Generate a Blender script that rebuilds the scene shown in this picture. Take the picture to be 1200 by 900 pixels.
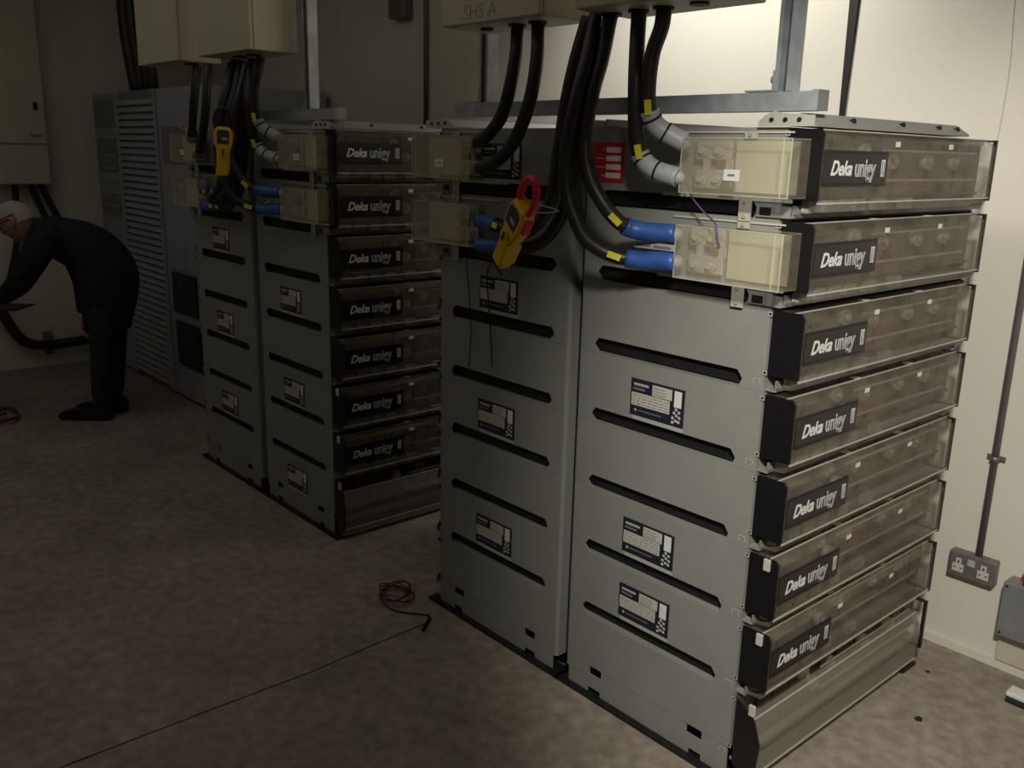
import bpy, bmesh, math, random
from mathutils import Vector, Matrix
random.seed(7)
for o in list(bpy.data.objects): bpy.data.objects.remove(o)
C = bpy.context.scene.collection

# ------------------------------------------------------------------ camera
F_PX, YAW, PITCH, ROLL = 1059.8, 0.8445, 0.2514, 0.0246
cam_d = bpy.data.cameras.new('camera'); cam_d.sensor_fit = 'HORIZONTAL'; cam_d.sensor_width = 36
cam_d.lens = F_PX * 36 / 1200; cam_d.clip_start = 0.02
cam = bpy.data.objects.new('camera', cam_d); C.objects.link(cam)
fw = Vector((-math.sin(YAW)*math.cos(PITCH), math.cos(YAW)*math.cos(PITCH), -math.sin(PITCH)))
rt = fw.cross(Vector((0, 0, 1))).normalized(); up = rt.cross(fw)
r2 = rt*math.cos(ROLL) + up*math.sin(ROLL); u2 = up*math.cos(ROLL) - rt*math.sin(ROLL)
M4 = Matrix((r2, u2, -fw)).transposed().to_4x4(); M4.translation = Vector((1.1639, -1.836, 1.62))
cam.matrix_world = M4
bpy.context.scene.camera = cam

# ------------------------------------------------------------------ light and exposure
vs = bpy.context.scene.view_settings
vs.view_transform = 'Standard'; vs.look = 'None'; vs.gamma = 1; vs.use_curve_mapping = False
vs.exposure = 0.0
w = bpy.data.worlds.new('world'); bpy.context.scene.world = w; w.use_nodes = True
w.node_tree.nodes['Background'].inputs[0].default_value = (0.9, 0.95, 1, 1)
w.node_tree.nodes['Background'].inputs[1].default_value = 0.004
def spot(name, loc, target, power, size, blend, radius, col):
    l = bpy.data.lights.new(name, 'SPOT'); l.energy = power; l.spot_size = math.radians(size); l.spot_blend = blend
    l.shadow_soft_size = radius; l.color = col
    o = bpy.data.objects.new(name, l); C.objects.link(o); o.location = loc
    o.rotation_euler = (Vector(target)-Vector(loc)).to_track_quat('-Z', 'Y').to_euler(); return o
def area(name, loc, target, power, sx, sy, col):
    l = bpy.data.lights.new(name, 'AREA'); l.shape = 'RECTANGLE'; l.size = sx; l.size_y = sy; l.energy = power; l.color = col
    o = bpy.data.objects.new(name, l); C.objects.link(o); o.location = loc
    o.rotation_euler = (Vector(target)-Vector(loc)).to_track_quat('-Z', 'Y').to_euler(); return o
WARM = (1.0, 0.96, 0.87)
spot('vignette_spot', (1.25, -1.60, 2.45), (0.42, 0.95, 0.58), 280, 64, 0.66, 0.10, WARM)  # added spot; its cone edge imitates the darkening towards the left
spot('wall_wash_spot', (-0.98, 0.36, 2.95), (-1.00, 1.17, 1.95), 105, 104, 1.0, 0.12, (1.0, 0.98, 0.92))  # added unseen spot that brightens the back wall above the racks
area('overhead_fill', (-2.6, -1.4, 3.05), (-2.6, -1.4, 0), 8, 4.5, 2.2, (1.0, 0.97, 0.92))  # added fill for the even ambient level, not a real fitting

# ------------------------------------------------------------------ materials
def mat(name, col, rough=0.5, metal=0.0, alpha=None, noise=None, bump=0.0, scale=30, spec=0.5, emit=None):
    m = bpy.data.materials.new(name); m.use_nodes = True; nt = m.node_tree
    b = nt.nodes['Principled BSDF']
    b.inputs['Base Color'].default_value = (*col, 1); b.inputs['Roughness'].default_value = rough
    b.inputs['Metallic'].default_value = metal; b.inputs['Specular IOR Level'].default_value = spec
    if alpha is not None: b.inputs['Alpha'].default_value = alpha
    if noise or bump:
        tc = nt.nodes.new('ShaderNodeTexCoord'); nz = nt.nodes.new('ShaderNodeTexNoise')
        nz.inputs['Scale'].default_value = scale; nz.inputs['Detail'].default_value = 6
        nt.links.new(tc.outputs['Object'], nz.inputs['Vector'])
        if noise:
            r = nt.nodes.new('ShaderNodeValToRGB')
            r.color_ramp.elements[0].position = 0.3; r.color_ramp.elements[1].position = 0.7
            r.color_ramp.elements[0].color = (*[c*(1-noise) for c in col], 1)
            r.color_ramp.elements[1].color = (*[min(1, c*(1+noise)) for c in col], 1)
            nt.links.new(nz.outputs['Fac'], r.inputs['Fac']); nt.links.new(r.outputs['Color'], b.inputs['Base Color'])
        if bump:
            bp = nt.nodes.new('ShaderNodeBump'); bp.inputs['Strength'].default_value = bump; bp.inputs['Distance'].default_value = 0.005
            nt.links.new(nz.outputs['Fac'], bp.inputs['Height']); nt.links.new(bp.outputs['Normal'], b.inputs['Normal'])
    return m
M = {}
M['grey'] = mat('grey_powder_coat', (0.27, 0.275, 0.25), 0.55, noise=0.05, scale=9)
M['dark'] = mat('matt_black_and_shade', (0.008, 0.008, 0.009), 0.6)
M['plate'] = mat('black_plastic', (0.007, 0.006, 0.008), 0.42)
M['jar'] = mat('cell_jar_plastic', (0.06, 0.052, 0.042), 0.5, noise=0.3, scale=14)
M['copper'] = mat('brown_busbar', (0.21, 0.058, 0.048), 0.5, noise=0.3, scale=25)
M['lead'] = mat('lead_terminal', (0.42, 0.38, 0.30), 0.45, noise=0.15, scale=60)
M['tab'] = mat('bare_zinc_tab', (0.45, 0.45, 0.40), 0.45)
M['white'] = mat('white_label', (0.78, 0.78, 0.74), 0.5)
M['offwhite'] = mat('cream_label', (0.55, 0.54, 0.47), 0.5)
M['navy'] = mat('navy_label', (0.016, 0.020, 0.034), 0.4)
M['redlabel'] = mat('red_label', (0.55, 0.02, 0.03), 0.45)
M['zinc'] = mat('galvanised_strut', (0.42, 0.45, 0.48), 0.4, metal=0.25, noise=0.2, scale=18)
M['cream'] = mat('cream_painted_steel', (0.56, 0.52, 0.39), 0.5, noise=0.04, scale=5)
M['cable'] = mat('black_cable_sheath', (0.022, 0.021, 0.022), 0.42, bump=0.05, scale=90)
M['greysleeve'] = mat('grey_heatshrink', (0.42, 0.43, 0.45), 0.45, noise=0.12, scale=40)
M['bluesleeve'] = mat('blue_heatshrink', (0.035, 0.105, 0.36), 0.4, noise=0.25, scale=40)
M['yellow'] = mat('yellow_tag', (0.75, 0.68, 0.03), 0.5)
M['meteryellow'] = mat('yellow_meter_case', (0.85, 0.52, 0.01), 0.42)
M['meterred'] = mat('red_meter_jaw', (0.70, 0.02, 0.05), 0.4)
M['screen'] = mat('meter_screen', (0.06, 0.05, 0.10), 0.2)
M['steelgrey'] = mat('grey_steel_enclosure', (0.24, 0.25, 0.25), 0.45, metal=0.3, noise=0.1, scale=20)
M['conduit'] = mat('grey_conduit', (0.20, 0.19, 0.18), 0.4, metal=0.5)
M['socket'] = mat('metal_socket_plate', (0.20, 0.185, 0.17), 0.4, metal=0.4, noise=0.15, scale=30)
M['louvre'] = mat('louvre_cabinet_paint', (0.34, 0.36, 0.40), 0.5, noise=0.06, scale=8)
M['jacket'] = mat('navy_work_jacket', (0.010, 0.011, 0.022), 0.85, bump=0.2, scale=40)
M['trousers'] = mat('navy_trousers', (0.022, 0.024, 0.042), 0.85, bump=0.2, scale=40)
M['skin'] = mat('skin', (0.42, 0.22, 0.15), 0.5)
M['hair'] = mat('short_grey_hair', (0.48, 0.42, 0.36), 0.8, noise=0.15, scale=120)
M['shoe'] = mat('black_leather', (0.01, 0.01, 0.01), 0.4)
M['redwire'] = mat('dark_red_wire', (0.14, 0.02, 0.018), 0.4)
M['pencil'] = mat('pencil_marks', (0.26, 0.23, 0.17), 0.6)
M['purple'] = mat('purple_wire', (0.10, 0.08, 0.22), 0.4)
M['clearbox'] = mat('yellowed_clear_plastic', (0.62, 0.58, 0.42), 0.18, alpha=0.20)
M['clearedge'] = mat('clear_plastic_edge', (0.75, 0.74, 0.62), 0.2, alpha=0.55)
M['backing'] = mat('cream_backing_sheet', (0.52, 0.50, 0.34), 0.5, noise=0.08, scale=12)

# front covers: smoky, dusty clear plastic
def smoky():
    m = mat('smoky_clear_cover', (0.20, 0.175, 0.13), 0.16); nt = m.node_tree; b = nt.nodes['Principled BSDF']
    tc = nt.nodes.new('ShaderNodeTexCoord'); mp = nt.nodes.new('ShaderNodeMapping'); mp.inputs['Scale'].default_value = (1, 5, 14)
    nz = nt.nodes.new('ShaderNodeTexNoise'); nz.inputs['Scale'].default_value = 2.2; nz.inputs['Detail'].default_value = 4
    mr = nt.nodes.new('ShaderNodeMapRange'); mr.inputs[1].default_value = 0.3; mr.inputs[2].default_value = 0.75
    mr.inputs[3].default_value = 0.22; mr.inputs[4].default_value = 0.50
    nt.links.new(tc.outputs['Object'], mp.inputs[0]); nt.links.new(mp.outputs[0], nz.inputs['Vector'])
    nt.links.new(nz.outputs['Fac'], mr.inputs[0]); nt.links.new(mr.outputs[0], b.inputs['Alpha'])
    return m
M['smoky'] = smoky()
M['dusty'] = mat('dusty_clear_cover', (0.36, 0.33, 0.26), 0.25, alpha=0.36)

def wallmat(name, col, amp, scale):
    m = mat(name, col, 0.75); nt = m.node_tree; b = nt.nodes['Principled BSDF']
    tc = nt.nodes.new('ShaderNodeTexCoord'); nz = nt.nodes.new('ShaderNodeTexNoise'); nz.inputs['Scale'].default_value = scale
    nz.inputs['Detail'].default_value = 5
    r = nt.nodes.new('ShaderNodeValToRGB'); e = r.color_ramp.elements
    e[0].position = 0.35; e[1].position = 0.65
    e[0].color = (*[c*(1-amp) for c in col], 1); e[1].color = (*[min(1, c*(1+amp)) for c in col], 1)
    n2 = nt.nodes.new('ShaderNodeTexNoise'); n2.inputs['Scale'].default_value = 120
    bp = nt.nodes.new('ShaderNodeBump'); bp.inputs['Strength'].default_value = 0.15; bp.inputs['Distance'].default_value = 0.003
    L = nt.links.new
    L(tc.outputs['Object'], nz.inputs['Vector']); L(tc.outputs['Object'], n2.inputs['Vector'])
    L(nz.outputs['Fac'], r.inputs['Fac']); L(r.outputs['Color'], b.inputs['Base Color'])
    L(n2.outputs['Fac'], bp.inputs['Height']); L(bp.outputs['Normal'], b.inputs['Normal'])
    return m
M['wall'] = wallmat('painted_plaster', (0.70, 0.665, 0.57), 0.03, 1.2)
def floormat():
    m = mat('worn_concrete', (0.3, 0.27, 0.22), 0.62); nt = m.node_tree; b = nt.nodes['Principled BSDF']; L = nt.links.new
    tc = nt.nodes.new('ShaderNodeTexCoord')
    n1 = nt.nodes.new('ShaderNodeTexNoise'); n1.inputs['Scale'].default_value = 2.2; n1.inputs['Detail'].default_value = 8; n1.inputs['Roughness'].default_value = 0.65
    r1 = nt.nodes.new('ShaderNodeValToRGB'); e = r1.color_ramp.elements
    e[0].position = 0.3; e[0].color = (0.25, 0.218, 0.182, 1); e[1].position = 0.7; e[1].color = (0.42, 0.375, 0.315, 1)
    n2 = nt.nodes.new('ShaderNodeTexNoise'); n2.inputs['Scale'].default_value = 22; n2.inputs['Detail'].default_value = 6
    r2_ = nt.nodes.new('ShaderNodeValToRGB'); e = r2_.color_ramp.elements
    e[0].position = 0.35; e[0].color = (0.75, 0.73, 0.70, 1); e[1].position = 0.68; e[1].color = (1.15, 1.12, 1.08, 1)
    mx = nt.nodes.new('ShaderNodeMixRGB'); mx.blend_type = 'MULTIPLY'; mx.inputs[0].default_value = 1
    L(tc.outputs['Object'], n1.inputs['Vector']); L(tc.outputs['Object'], n2.inputs['Vector'])
    L(n1.outputs['Fac'], r1.inputs['Fac']); L(n2.outputs['Fac'], r2_.inputs['Fac'])
    L(r1.outputs[0], mx.inputs[1]); L(r2_.outputs[0], mx.inputs[2]); L(mx.outputs[0], b.inputs['Base Color'])
    bp = nt.nodes.new('ShaderNodeBump'); bp.inputs['Strength'].default_value = 0.2; bp.inputs['Distance'].default_value = 0.004
    L(n2.outputs['Fac'], bp.inputs['Height']); L(bp.outputs['Normal'], b.inputs['Normal'])
    return m
M['floor'] = floormat()

# ------------------------------------------------------------------ mesh helpers
class MB:
    """collects shapes, builds one mesh"""
    def __init__(s): s.bm = bmesh.new(); s.mats = []
    def mi(s, m):
        if m is None: return 0
        if m not in s.mats: s.mats.append(m)
        return s.mats.index(m)
    def box(s, x0, x1, y0, y1, z0, z1, m=None, bev=0.0):
        i = s.mi(m)
        if bev > 0:
            t = bmesh.new(); bmesh.ops.create_cube(t, size=1)
            for v in t.verts: v.co = Vector(((x0+x1)/2+v.co.x*(x1-x0), (y0+y1)/2+v.co.y*(y1-y0), (z0+z1)/2+v.co.z*(z1-z0)))
            bmesh.ops.bevel(t, geom=t.edges[:], offset=bev, segments=2, affect='EDGES', profile=0.5)
            for f in t.faces: f.material_index = i
            me = bpy.data.meshes.new('t'); t.to_mesh(me); s.bm.from_mesh(me); bpy.data.meshes.remove(me); t.free(); return s
        vs_ = [s.bm.verts.new(c) for c in ((x0,y0,z0),(x1,y0,z0),(x1,y1,z0),(x0,y1,z0),(x0,y0,z1),(x1,y0,z1),(x1,y1,z1),(x0,y1,z1))]
        for q in ((3,2,1,0),(4,5,6,7),(0,1,5,4),(1,2,6,5),(2,3,7,6),(3,0,4,7)):
            f = s.bm.faces.new([vs_[k] for k in q]); f.material_index = i
        return s
    def prism(s, pts, axis, a0, a1, m=None):
        """polygon pts in the plane across `axis`, extruded a0..a1"""
        i = s.mi(m)
        def P(u, v, a): return {'x': (a, u, v), 'y': (u, a, v), 'z': (u, v, a)}[axis]
        A = [s.bm.verts.new(P(u, v, a0)) for u, v in pts]; B = [s.bm.verts.new(P(u, v, a1)) for u, v in pts]
        n = len(pts); fs = [s.bm.faces.new(A), s.bm.faces.new(B[::-1])]
        for k in range(n): fs.append(s.bm.faces.new((A[k], B[k], B[(k+1) % n], A[(k+1) % n])))
        for f in fs: f.material_index = i
        bmesh.ops.recalc_face_normals(s.bm, faces=fs)
        bmesh.ops.triangulate(s.bm, faces=fs[:2])
        return s
    def tube(s, pts, r, m=None, n=12, cap=True, smooth=True, taper=None):
        i = s.mi(m); pts = [Vector(p) for p in pts]; rings = []
        t0 = (pts[1]-pts[0]).normalized(); a = Vector((0, 0, 1)) if abs(t0.z) < 0.9 else Vector((1, 0, 0))
        nrm = t0.cross(a).normalized()
        for k, p in enumerate(pts):
            t = (pts[min(k+1, len(pts)-1)]-pts[max(k-1, 0)]).normalized()
            nrm = (nrm - t*nrm.dot(t)).normalized(); b = t.cross(nrm)
            rr = r if taper is None else r*taper[k]
            rings.append([s.bm.verts.new(p+(nrm*math.cos(2*math.pi*j/n)+b*math.sin(2*math.pi*j/n))*rr) for j in range(n)])
        for k in range(len(rings)-1):
            for j in range(n):
                f = s.bm.faces.new((rings[k][j], rings[k][(j+1) % n], rings[k+1][(j+1) % n], rings[k+1][j])); f.smooth = smooth; f.material_index = i
        if cap:
            s.bm.faces.new(rings[0][::-1]).material_index = i; s.bm.faces.new(rings[-1]).material_index = i
        return s
    def cyl(s, p0, p1, r, m=None, n=16): return s.tube([p0, p1], r, m, n, True, n > 8)
    def ring(s, c, axis, r, t, m=None, n=24):
        pts = []
        for k in range(n+1):
            a = 2*math.pi*k/n; u, v = r*math.cos(a), r*math.sin(a)
            pts.append(Vector(c)+Vector({'x': (0, u, v), 'y': (u, 0, v), 'z': (u, v, 0)}[axis]))
        return s.tube(pts, t, m, 8, False)
    def map(s, fn, flip=False):
        for v in s.bm.verts: v.co = Vector(fn(*v.co))
        if flip: bmesh.ops.reverse_faces(s.bm, faces=s.bm.faces[:])
        return s
    def mesh(s, name, m=None):
        me = bpy.data.meshes.new(name); s.bm.normal_update(); s.bm.to_mesh(me); s.bm.free()
        ml = s.mats if s.mats and s.mats != [None] else [m]
        for k in ml: me.materials.append(M[k] if k else M[m])
        return me
def link(name, me, parent=None, loc=None):
    o = bpy.data.objects.new(name, me); C.objects.link(o)
    if parent: o.parent = parent
    if loc is not None: o.location = loc
    return o
def obj(name, mb, m=None, parent=None, loc=None): return link(name, mb.mesh(name, m), parent, loc)
def tag(o, label, cat, group=None):
    o['label'] = label; o['category'] = cat
    if group: o['group'] = group
    return o
def thing(name, label, cat, loc=(0, 0, 0), group=None):
    o = bpy.data.objects.new(name, None); C.objects.link(o); o.location = loc; o.empty_display_size = 0.05
    return tag(o, label, cat, group)
def struct(name, mb, m=None):
    o = obj(name, mb, m); o['kind'] = 'structure'; return o
def smooth_path(pts, sub=8):
    P = [Vector(p) for p in pts]; P = [P[0]*2-P[1]]+P+[P[-1]*2-P[-2]]; out = []
    for i in range(1, len(P)-2):
        for k in range(sub):
            t = k/sub; a, b, c, d = P[i-1], P[i], P[i+1], P[i+2]
            out.append(0.5*((2*b)+(c-a)*t+(2*a-5*b+4*c-d)*t*t+(3*b-a-3*c+d)*t**3))
    out.append(P[-2]); return out
def text_mesh(name, body, size, m, extrude=0.0005, shear=0.0, offset=0.0, align='LEFT'):
    cu = bpy.data.curves.new(name, 'FONT'); cu.body = body; cu.size = size; cu.extrude = extrude; cu.shear = shear; cu.offset = offset
    cu.align_x = align; cu.resolution_u = 3
    o = bpy.data.objects.new(name, cu); C.objects.link(o)
    dg = bpy.context.evaluated_depsgraph_get(); dg.update()
    me = bpy.data.meshes.new_from_object(o.evaluated_get(dg)); me.name = name
    bpy.data.objects.remove(o); bpy.data.curves.remove(cu)
    me.materials.clear(); me.materials.append(M[m]); return me
def xf_mesh(me, fn):
    for v in me.vertices: v.co = Vector(fn(*v.co))
    me.update(); return me
def join_meshes(name, meshes):
    bm = bmesh.new(); mats = []
    for me in meshes:
        base = len(bm.faces); bm.from_mesh(me); bm.faces.ensure_lookup_table()
        for f in bm.faces[base:]:
            mm = me.materials[f.material_index]
            if mm not in mats: mats.append(mm)
            f.material_index = mats.index(mm)
    out = bpy.data.meshes.new(name); bm.to_mesh(out); bm.free()
    for mm in mats: out.materials.append(mm)
    return out

# ------------------------------------------------------------------ room
YW = 1.17; XL = -6.0; XR = 3.2; YF = -4.0; H = 3.1
struct('floor', MB().box(XL-0.1, XR+0.1, YF-0.1, YW+0.1, -0.1, 0), 'floor')
struct('ceiling', MB().box(XL-0.1, XR+0.1, YF-0.1, YW+0.1, H, H+0.1), 'wall')
struct('wall_back', MB().box(XL-0.1, XR+0.1, YW, YW+0.1, 0, H), 'wall')
struct('wall_left', MB().box(XL-0.1, XL, YF, YW, 0, H), 'wall')
struct('wall_right', MB().box(XR, XR+0.1, YF, YW, 0, H), 'wall')
struct('wall_front', MB().box(XL, XR, YF-0.1, YF, 0, H), 'wall')
struct('baseboard_back', MB().box(XL, XR, YW-0.012, YW, 0.0, 0.035, bev=0.003), 'wall')
struct('trim_1', MB().tube(smooth_path([(-0.02, YW, 2.35), (-0.022, YW, 2.09), (-0.008, YW, 1.9), (-0.012, YW, 1.7), (-0.03, YW, 1.55)]), 0.002, None, 6), 'offwhite')
sj = MB()
x = -1.17; pts = [(-1.178, -0.12), (-1.172, -0.35), (-1.158, -0.6), (-1.165, -0.9), (-1.17, -1.3), (-1.175, -2.2)]
for a, b in zip(pts, pts[1:]): sj.prism([(a[0]-0.0025, a[1]), (a[0]+0.0025, a[1]), (b[0]+0.0025, b[1]), (b[0]-0.0025, b[1])], 'z', 0, 0.0008)
struct('trim_2', sj, 'dark')

# ------------------------------------------------------------------ battery modules
W, D, PZ, HM = 0.617, 1.03, 0.2033, 0.2026
def casing(bottom):
    b = MB()
    def panel(y0, y1):
        if bottom: pts = [(-0.605, 0), (-0.545, 0), (-0.53, 0.0385), (0, 0.0385), (0, HM), (-0.605, HM)]
        else: pts = [(-0.605, 0), (-0.531, 0.0), (-0.556, 0.022), (-0.542, 0.042), (-0.077, 0.042), (-0.062, 0.022), (-0.071, 0.0), (0, 0), (0, HM), (-0.605, HM)]
        b.prism(pts, 'y', y0, y1, 'grey')
    panel(0, 0.003); panel(D-0.003, D)
    arc = [(-0.605-0.012*math.sin(a), 0.012-0.012*math.cos(a)) for a in [k*math.pi/12 for k in range(7)]]
    outer = arc + [(-0.617, D-0.012)] + [(x_, D-y_) for x_, y_ in arc[::-1]]
    inner = [(-0.605, D-0.003), (-0.614, D-0.012), (-0.614, 0.012), (-0.605, 0.003)]
    b.prism(outer+inner, 'z', 0, HM, 'grey')
    b.box(-0.605, 0, 0.003, D-0.003, HM-0.002, HM, 'grey')
    # folded front flange and folded seams
    b.box(0, 0.028, 0.006, D-0.004, 0.004, 0.010, 'grey'); b.box(0.026, 0.028, 0.006, D-0.004, 0.010, 0.032, 'grey')
    b.box(-0.004, 0, 0.003, 0.05, 0.04 if bottom else 0.0, HM-0.002, 'grey')
    return b
def tab_frame(z, y0, y1):
    b = MB(); x0, x1, t = -0.005, 0.007, 0.0025
    b.prism([(x0, z), (x1, z), (x1, z+0.011), (x0, z+0.011)], 'y', y0+0.0004, y1, 'dark')
    b.box(x0, x1, y0, y0+0.001, z, z+t, 'tab').box(x0, x1, y0, y0+0.001, z+0.011-t, z+0.011, 'tab').box(x0, x0+t, y0, y0+0.001, z+t, z+0.011-t, 'tab').box(x1-t, x1, y0, y0+0.001, z+t, z+0.011-t, 'tab')
    return b
def tab_hook(y0, y1):
    return MB().prism([(-0.030, 0.016), (-0.028, 0.016), (-0.028, 0.028), (-0.012, 0.028), (-0.012, 0.016), (-0.010, 0.016), (-0.010, 0.030), (-0.030, 0.030)], 'y', y0+0.001, y1-0.0005, 'tab')
TABS = [lambda y=y, z=z: tab_frame(z, *y) for y in ((-0.003, -0.0002), (D+0.0002, D+0.003)) for z in (0.043, 0.184)] + [lambda y=y: tab_hook(*y) for y in ((-0.003, -0.0002), (D+0.0002, D+0.003))]
def core(bottom): return MB().box(-0.60, -0.035, 0.020, D-0.020, 0.045 if bottom else 0.004, HM-0.004)  # coloured black so the shade inside the casing slots is painted in
def jar(i):
    y0 = 0.012+0.336*i
    b = MB().box(-0.032, 0.010, y0, y0+0.325, 0.045, 0.194, 'jar', bev=0.004)
    for k in range(1, 4): b.box(0.010, 0.014, y0+0.081*k-0.003, y0+0.081*k+0.003, 0.055, 0.185, 'jar')
    return b
BARS = [lambda: MB().box(0.016, 0.024, 0.405, 0.460, 0.05, 0.19, 'copper', bev=0.002), lambda: MB().box(0.016, 0.024, 0.475, 0.53, 0.05, 0.13, 'copper', bev=0.002),
        lambda: MB().box(0.016, 0.022, 0.54, 0.70, 0.06, 0.085, 'copper', bev=0.002)]
POSTS = [lambda y0=y0, z0=z0: MB().cyl((0.0105, y0, z0), (0.032, y0, z0), 0.021, 'lead', 14).cyl((0.032, y0, z0), (0.040, y0, z0), 0.009, 'tab', 6)
         for y0, z0 in ((0.445, 0.135), (0.64, 0.135), (0.36, 0.10), (0.80, 0.135), (0.30, 0.155))]
PALE_BLOCKS = [lambda y0=y0: MB().box(0.032, 0.050, y0, y0+0.052, 0.016, 0.044, 'tab', bev=0.002) for y0 in (0.03, 0.10, 0.17, 0.24, 0.34, 0.48)]  # row of pale blocks low behind the cover
RIBS = [lambda: MB().box(0.040, 0.044, 0.38, 0.90, 0.086, 0.092, 'clearedge'), lambda: MB().box(0.040, 0.044, 0.36, 0.90, 0.158, 0.163, 'clearedge')]
def cover(bottom):
    b = MB()
    if bottom: prof = [(0.030, 0.150), (0.060, 0.152), (0.082, 0.090), (0.072, -0.012), (0.064, -0.020)]
    else: prof = [(0.004, 0.1985), (0.062, 0.1985), (0.086, 0.182), (0.086, 0.040), (0.076, 0.020), (0.030, 0.014)]
    inner = []
    for k, (x_, z_) in enumerate(prof): inner.append((x_-0.0025, z_-0.0022))
    pts = prof + inner[::-1]
    # prism across y wants (x, z)
    b.prism(pts, 'y', 0.006, 0.913, 'dusty' if bottom else 'smoky')
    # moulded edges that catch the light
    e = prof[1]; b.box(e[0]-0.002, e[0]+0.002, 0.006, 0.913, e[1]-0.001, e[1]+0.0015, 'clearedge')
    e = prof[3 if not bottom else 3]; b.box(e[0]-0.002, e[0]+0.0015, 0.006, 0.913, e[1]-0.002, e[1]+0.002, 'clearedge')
    return b
def end_plate(bottom):
    b = MB()
    if bottom: pts = [(0.012, 0.0), (0.070, -0.028), (0.078, -0.020), (0.088, 0.09), (0.066, 0.155), (0.012, 0.19)]
    else: pts = [(0.0085, 0.046), (0.012, 0.044), (0.086, 0.044), (0.090, 0.049), (0.090, 0.188), (0.082, 0.1995), (0.0085, 0.1995)]
    b.prism(pts, 'y', -0.001, 0.005, 'plate')
    if not bottom:
        b.box(0.020, 0.078, 0.005, 0.018, 0.185, 0.190, 'plate'); b.box(0.078, 0.083, 0.005, 0.022, 0.055, 0.185, 'plate')
        for z in (0.065, 0.178): b.cyl((0.05, -0.001, z), (0.05, -0.003, z), 0.003, 'plate', 8)
    return b
def end_frame():
    b = MB(); y0, y1 = 0.914, 0.926
    b.box(0.078, 0.087, y0, y1, 0.032, 0.198, 'plate'); b.box(0.012, 0.078, y0, y1, 0.193, 0.198, 'plate'); b.box(0.012, 0.078, y0, y1, 0.032, 0.037, 'plate')
    return b
def logo_plate():
    b = MB().box(0.0865, 0.0885, 0.014, 0.298, 0.078, 0.156, 'plate', bev=0.0006)
    b.box(0.0885, 0.0895, 0.018, 0.294, 0.150, 0.153, 'dark'); b.box(0.0885, 0.0895, 0.018, 0.25, 0.081, 0.084, 'dark')
    return b
def logo_text():
    ms = []
    a = text_mesh('lettering', 'Deka', 0.045, 'white', 0.0003, 0.35, 0.0012)
    ms.append(xf_mesh(a, lambda x_, y_, z_: (0.0895+z_, 0.040+x_*0.95, 0.102+y_)))
    a = text_mesh('lettering', 'unigy', 0.056, 'white', 0.0003, 0.0, 0.0012)
    ms.append(xf_mesh(a, lambda x_, y_, z_: (0.0895+z_, 0.146+x_*0.80, 0.100+y_)))
    a = text_mesh('lettering', 'unigy', 0.056, 'steelgrey', 0.0003, 0.0, -0.0009)
    ms.append(xf_mesh(a, lambda x_, y_, z_: (0.0900+z_, 0.146+x_*0.80, 0.100+y_)))
    a = text_mesh('lettering', 'II', 0.050, 'white', 0.0003, 0.0, 0.0022)
    ms.append(xf_mesh(a, lambda x_, y_, z_: (0.0895+z_, 0.266+x_*0.8, 0.101+y_)))
    a = text_mesh('lettering', 'II', 0.050, 'plate', 0.0003, 0.0, -0.0012)
    ms.append(xf_mesh(a, lambda x_, y_, z_: (0.0900+z_, 0.266+x_*0.8, 0.101+y_)))
    return join_meshes('logo_lettering', ms)
STICKERS = [lambda y0=y0: MB().box(0.0866, 0.0870, y0, y0+0.024, 0.168, 0.180, 'white') for y0 in (0.33, 0.62)] + [lambda y0=y0: MB().box(0.040, 0.058, y0, y0+0.026, 0.1988, 0.2000, 'white') for y0 in (0.33, 0.62)]
def link_many(name, fns, tr, parent):
    for i, fn in enumerate(fns): link(name, built('%s%d' % (name, i), fn, tr), parent)
def rating_label():
    b = MB(); X, Z, Y = -0.411, 0.055, -0.0008
    def r(u0, u1, v0, v1, m, k=1): b.box(X+u0, X+u1, Y-0.0003*k, Y-0.0003*(k-1), Z+v0, Z+v1, m)
    r(0, 0.184, 0, 0.103, 'navy')
    r(0.075, 0.142, 0.066, 0.096, 'offwhite', 2); r(0.004, 0.136, 0.028, 0.064, 'offwhite', 2)
    r(0.150, 0.174, 0.052, 0.096, 'white', 2)
    r(0.010, 0.062, 0.084, 0.091, 'tab', 2); r(0.008, 0.050, 0.072, 0.078, 'steelgrey', 2)
    for k, (u, v) in enumerate(((0.158, 0.046), (0.168, 0.040), (0.152, 0.036), (0.160, 0.030), (0.170, 0.026), (0.148, 0.022), (0.158, 0.016), (0.168, 0.014), (0.148, 0.010))):
        r(u-0.004, u+0.004, v-0.0035, v+0.0035, 'offwhite', 2)
    rnd = random.Random(3)
    for row in range(4):
        u = 0.008
        while u < 0.128:
            l = rnd.uniform(0.006, 0.02); r(u, min(u+l, 0.132), 0.0325+row*0.008, 0.0345+row*0.008, 'steelgrey', 3); u += l+0.005
    for row in range(3): r(0.079, 0.138-rnd.uniform(0, 0.02), 0.071+row*0.008, 0.073+row*0.008, 'steelgrey', 3)
    r(0.030, 0.110, 0.014, 0.017, 'steelgrey', 2); r(0.016, 0.024, 0.012, 0.019, 'tab', 2); r(0.01, 0.184, -0.012, -0.001, 'tab')
    return b
ident = (lambda x_, y_, z_: (x_, y_, z_), False)
turned = (lambda x_, y_, z_: (-x_, D-y_, z_), False)
mirrored = (lambda x_, y_, z_: (-x_, y_, z_), True)
cache = {}
def built(key, fn, tr):
    k = (key, id(tr[0]))
    if k not in cache:
        r = fn()
        if isinstance(r, MB): cache[k] = r.map(*tr).mesh(key)
        else: cache[k] = xf_mesh(r, tr[0])
    return cache[k]
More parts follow.
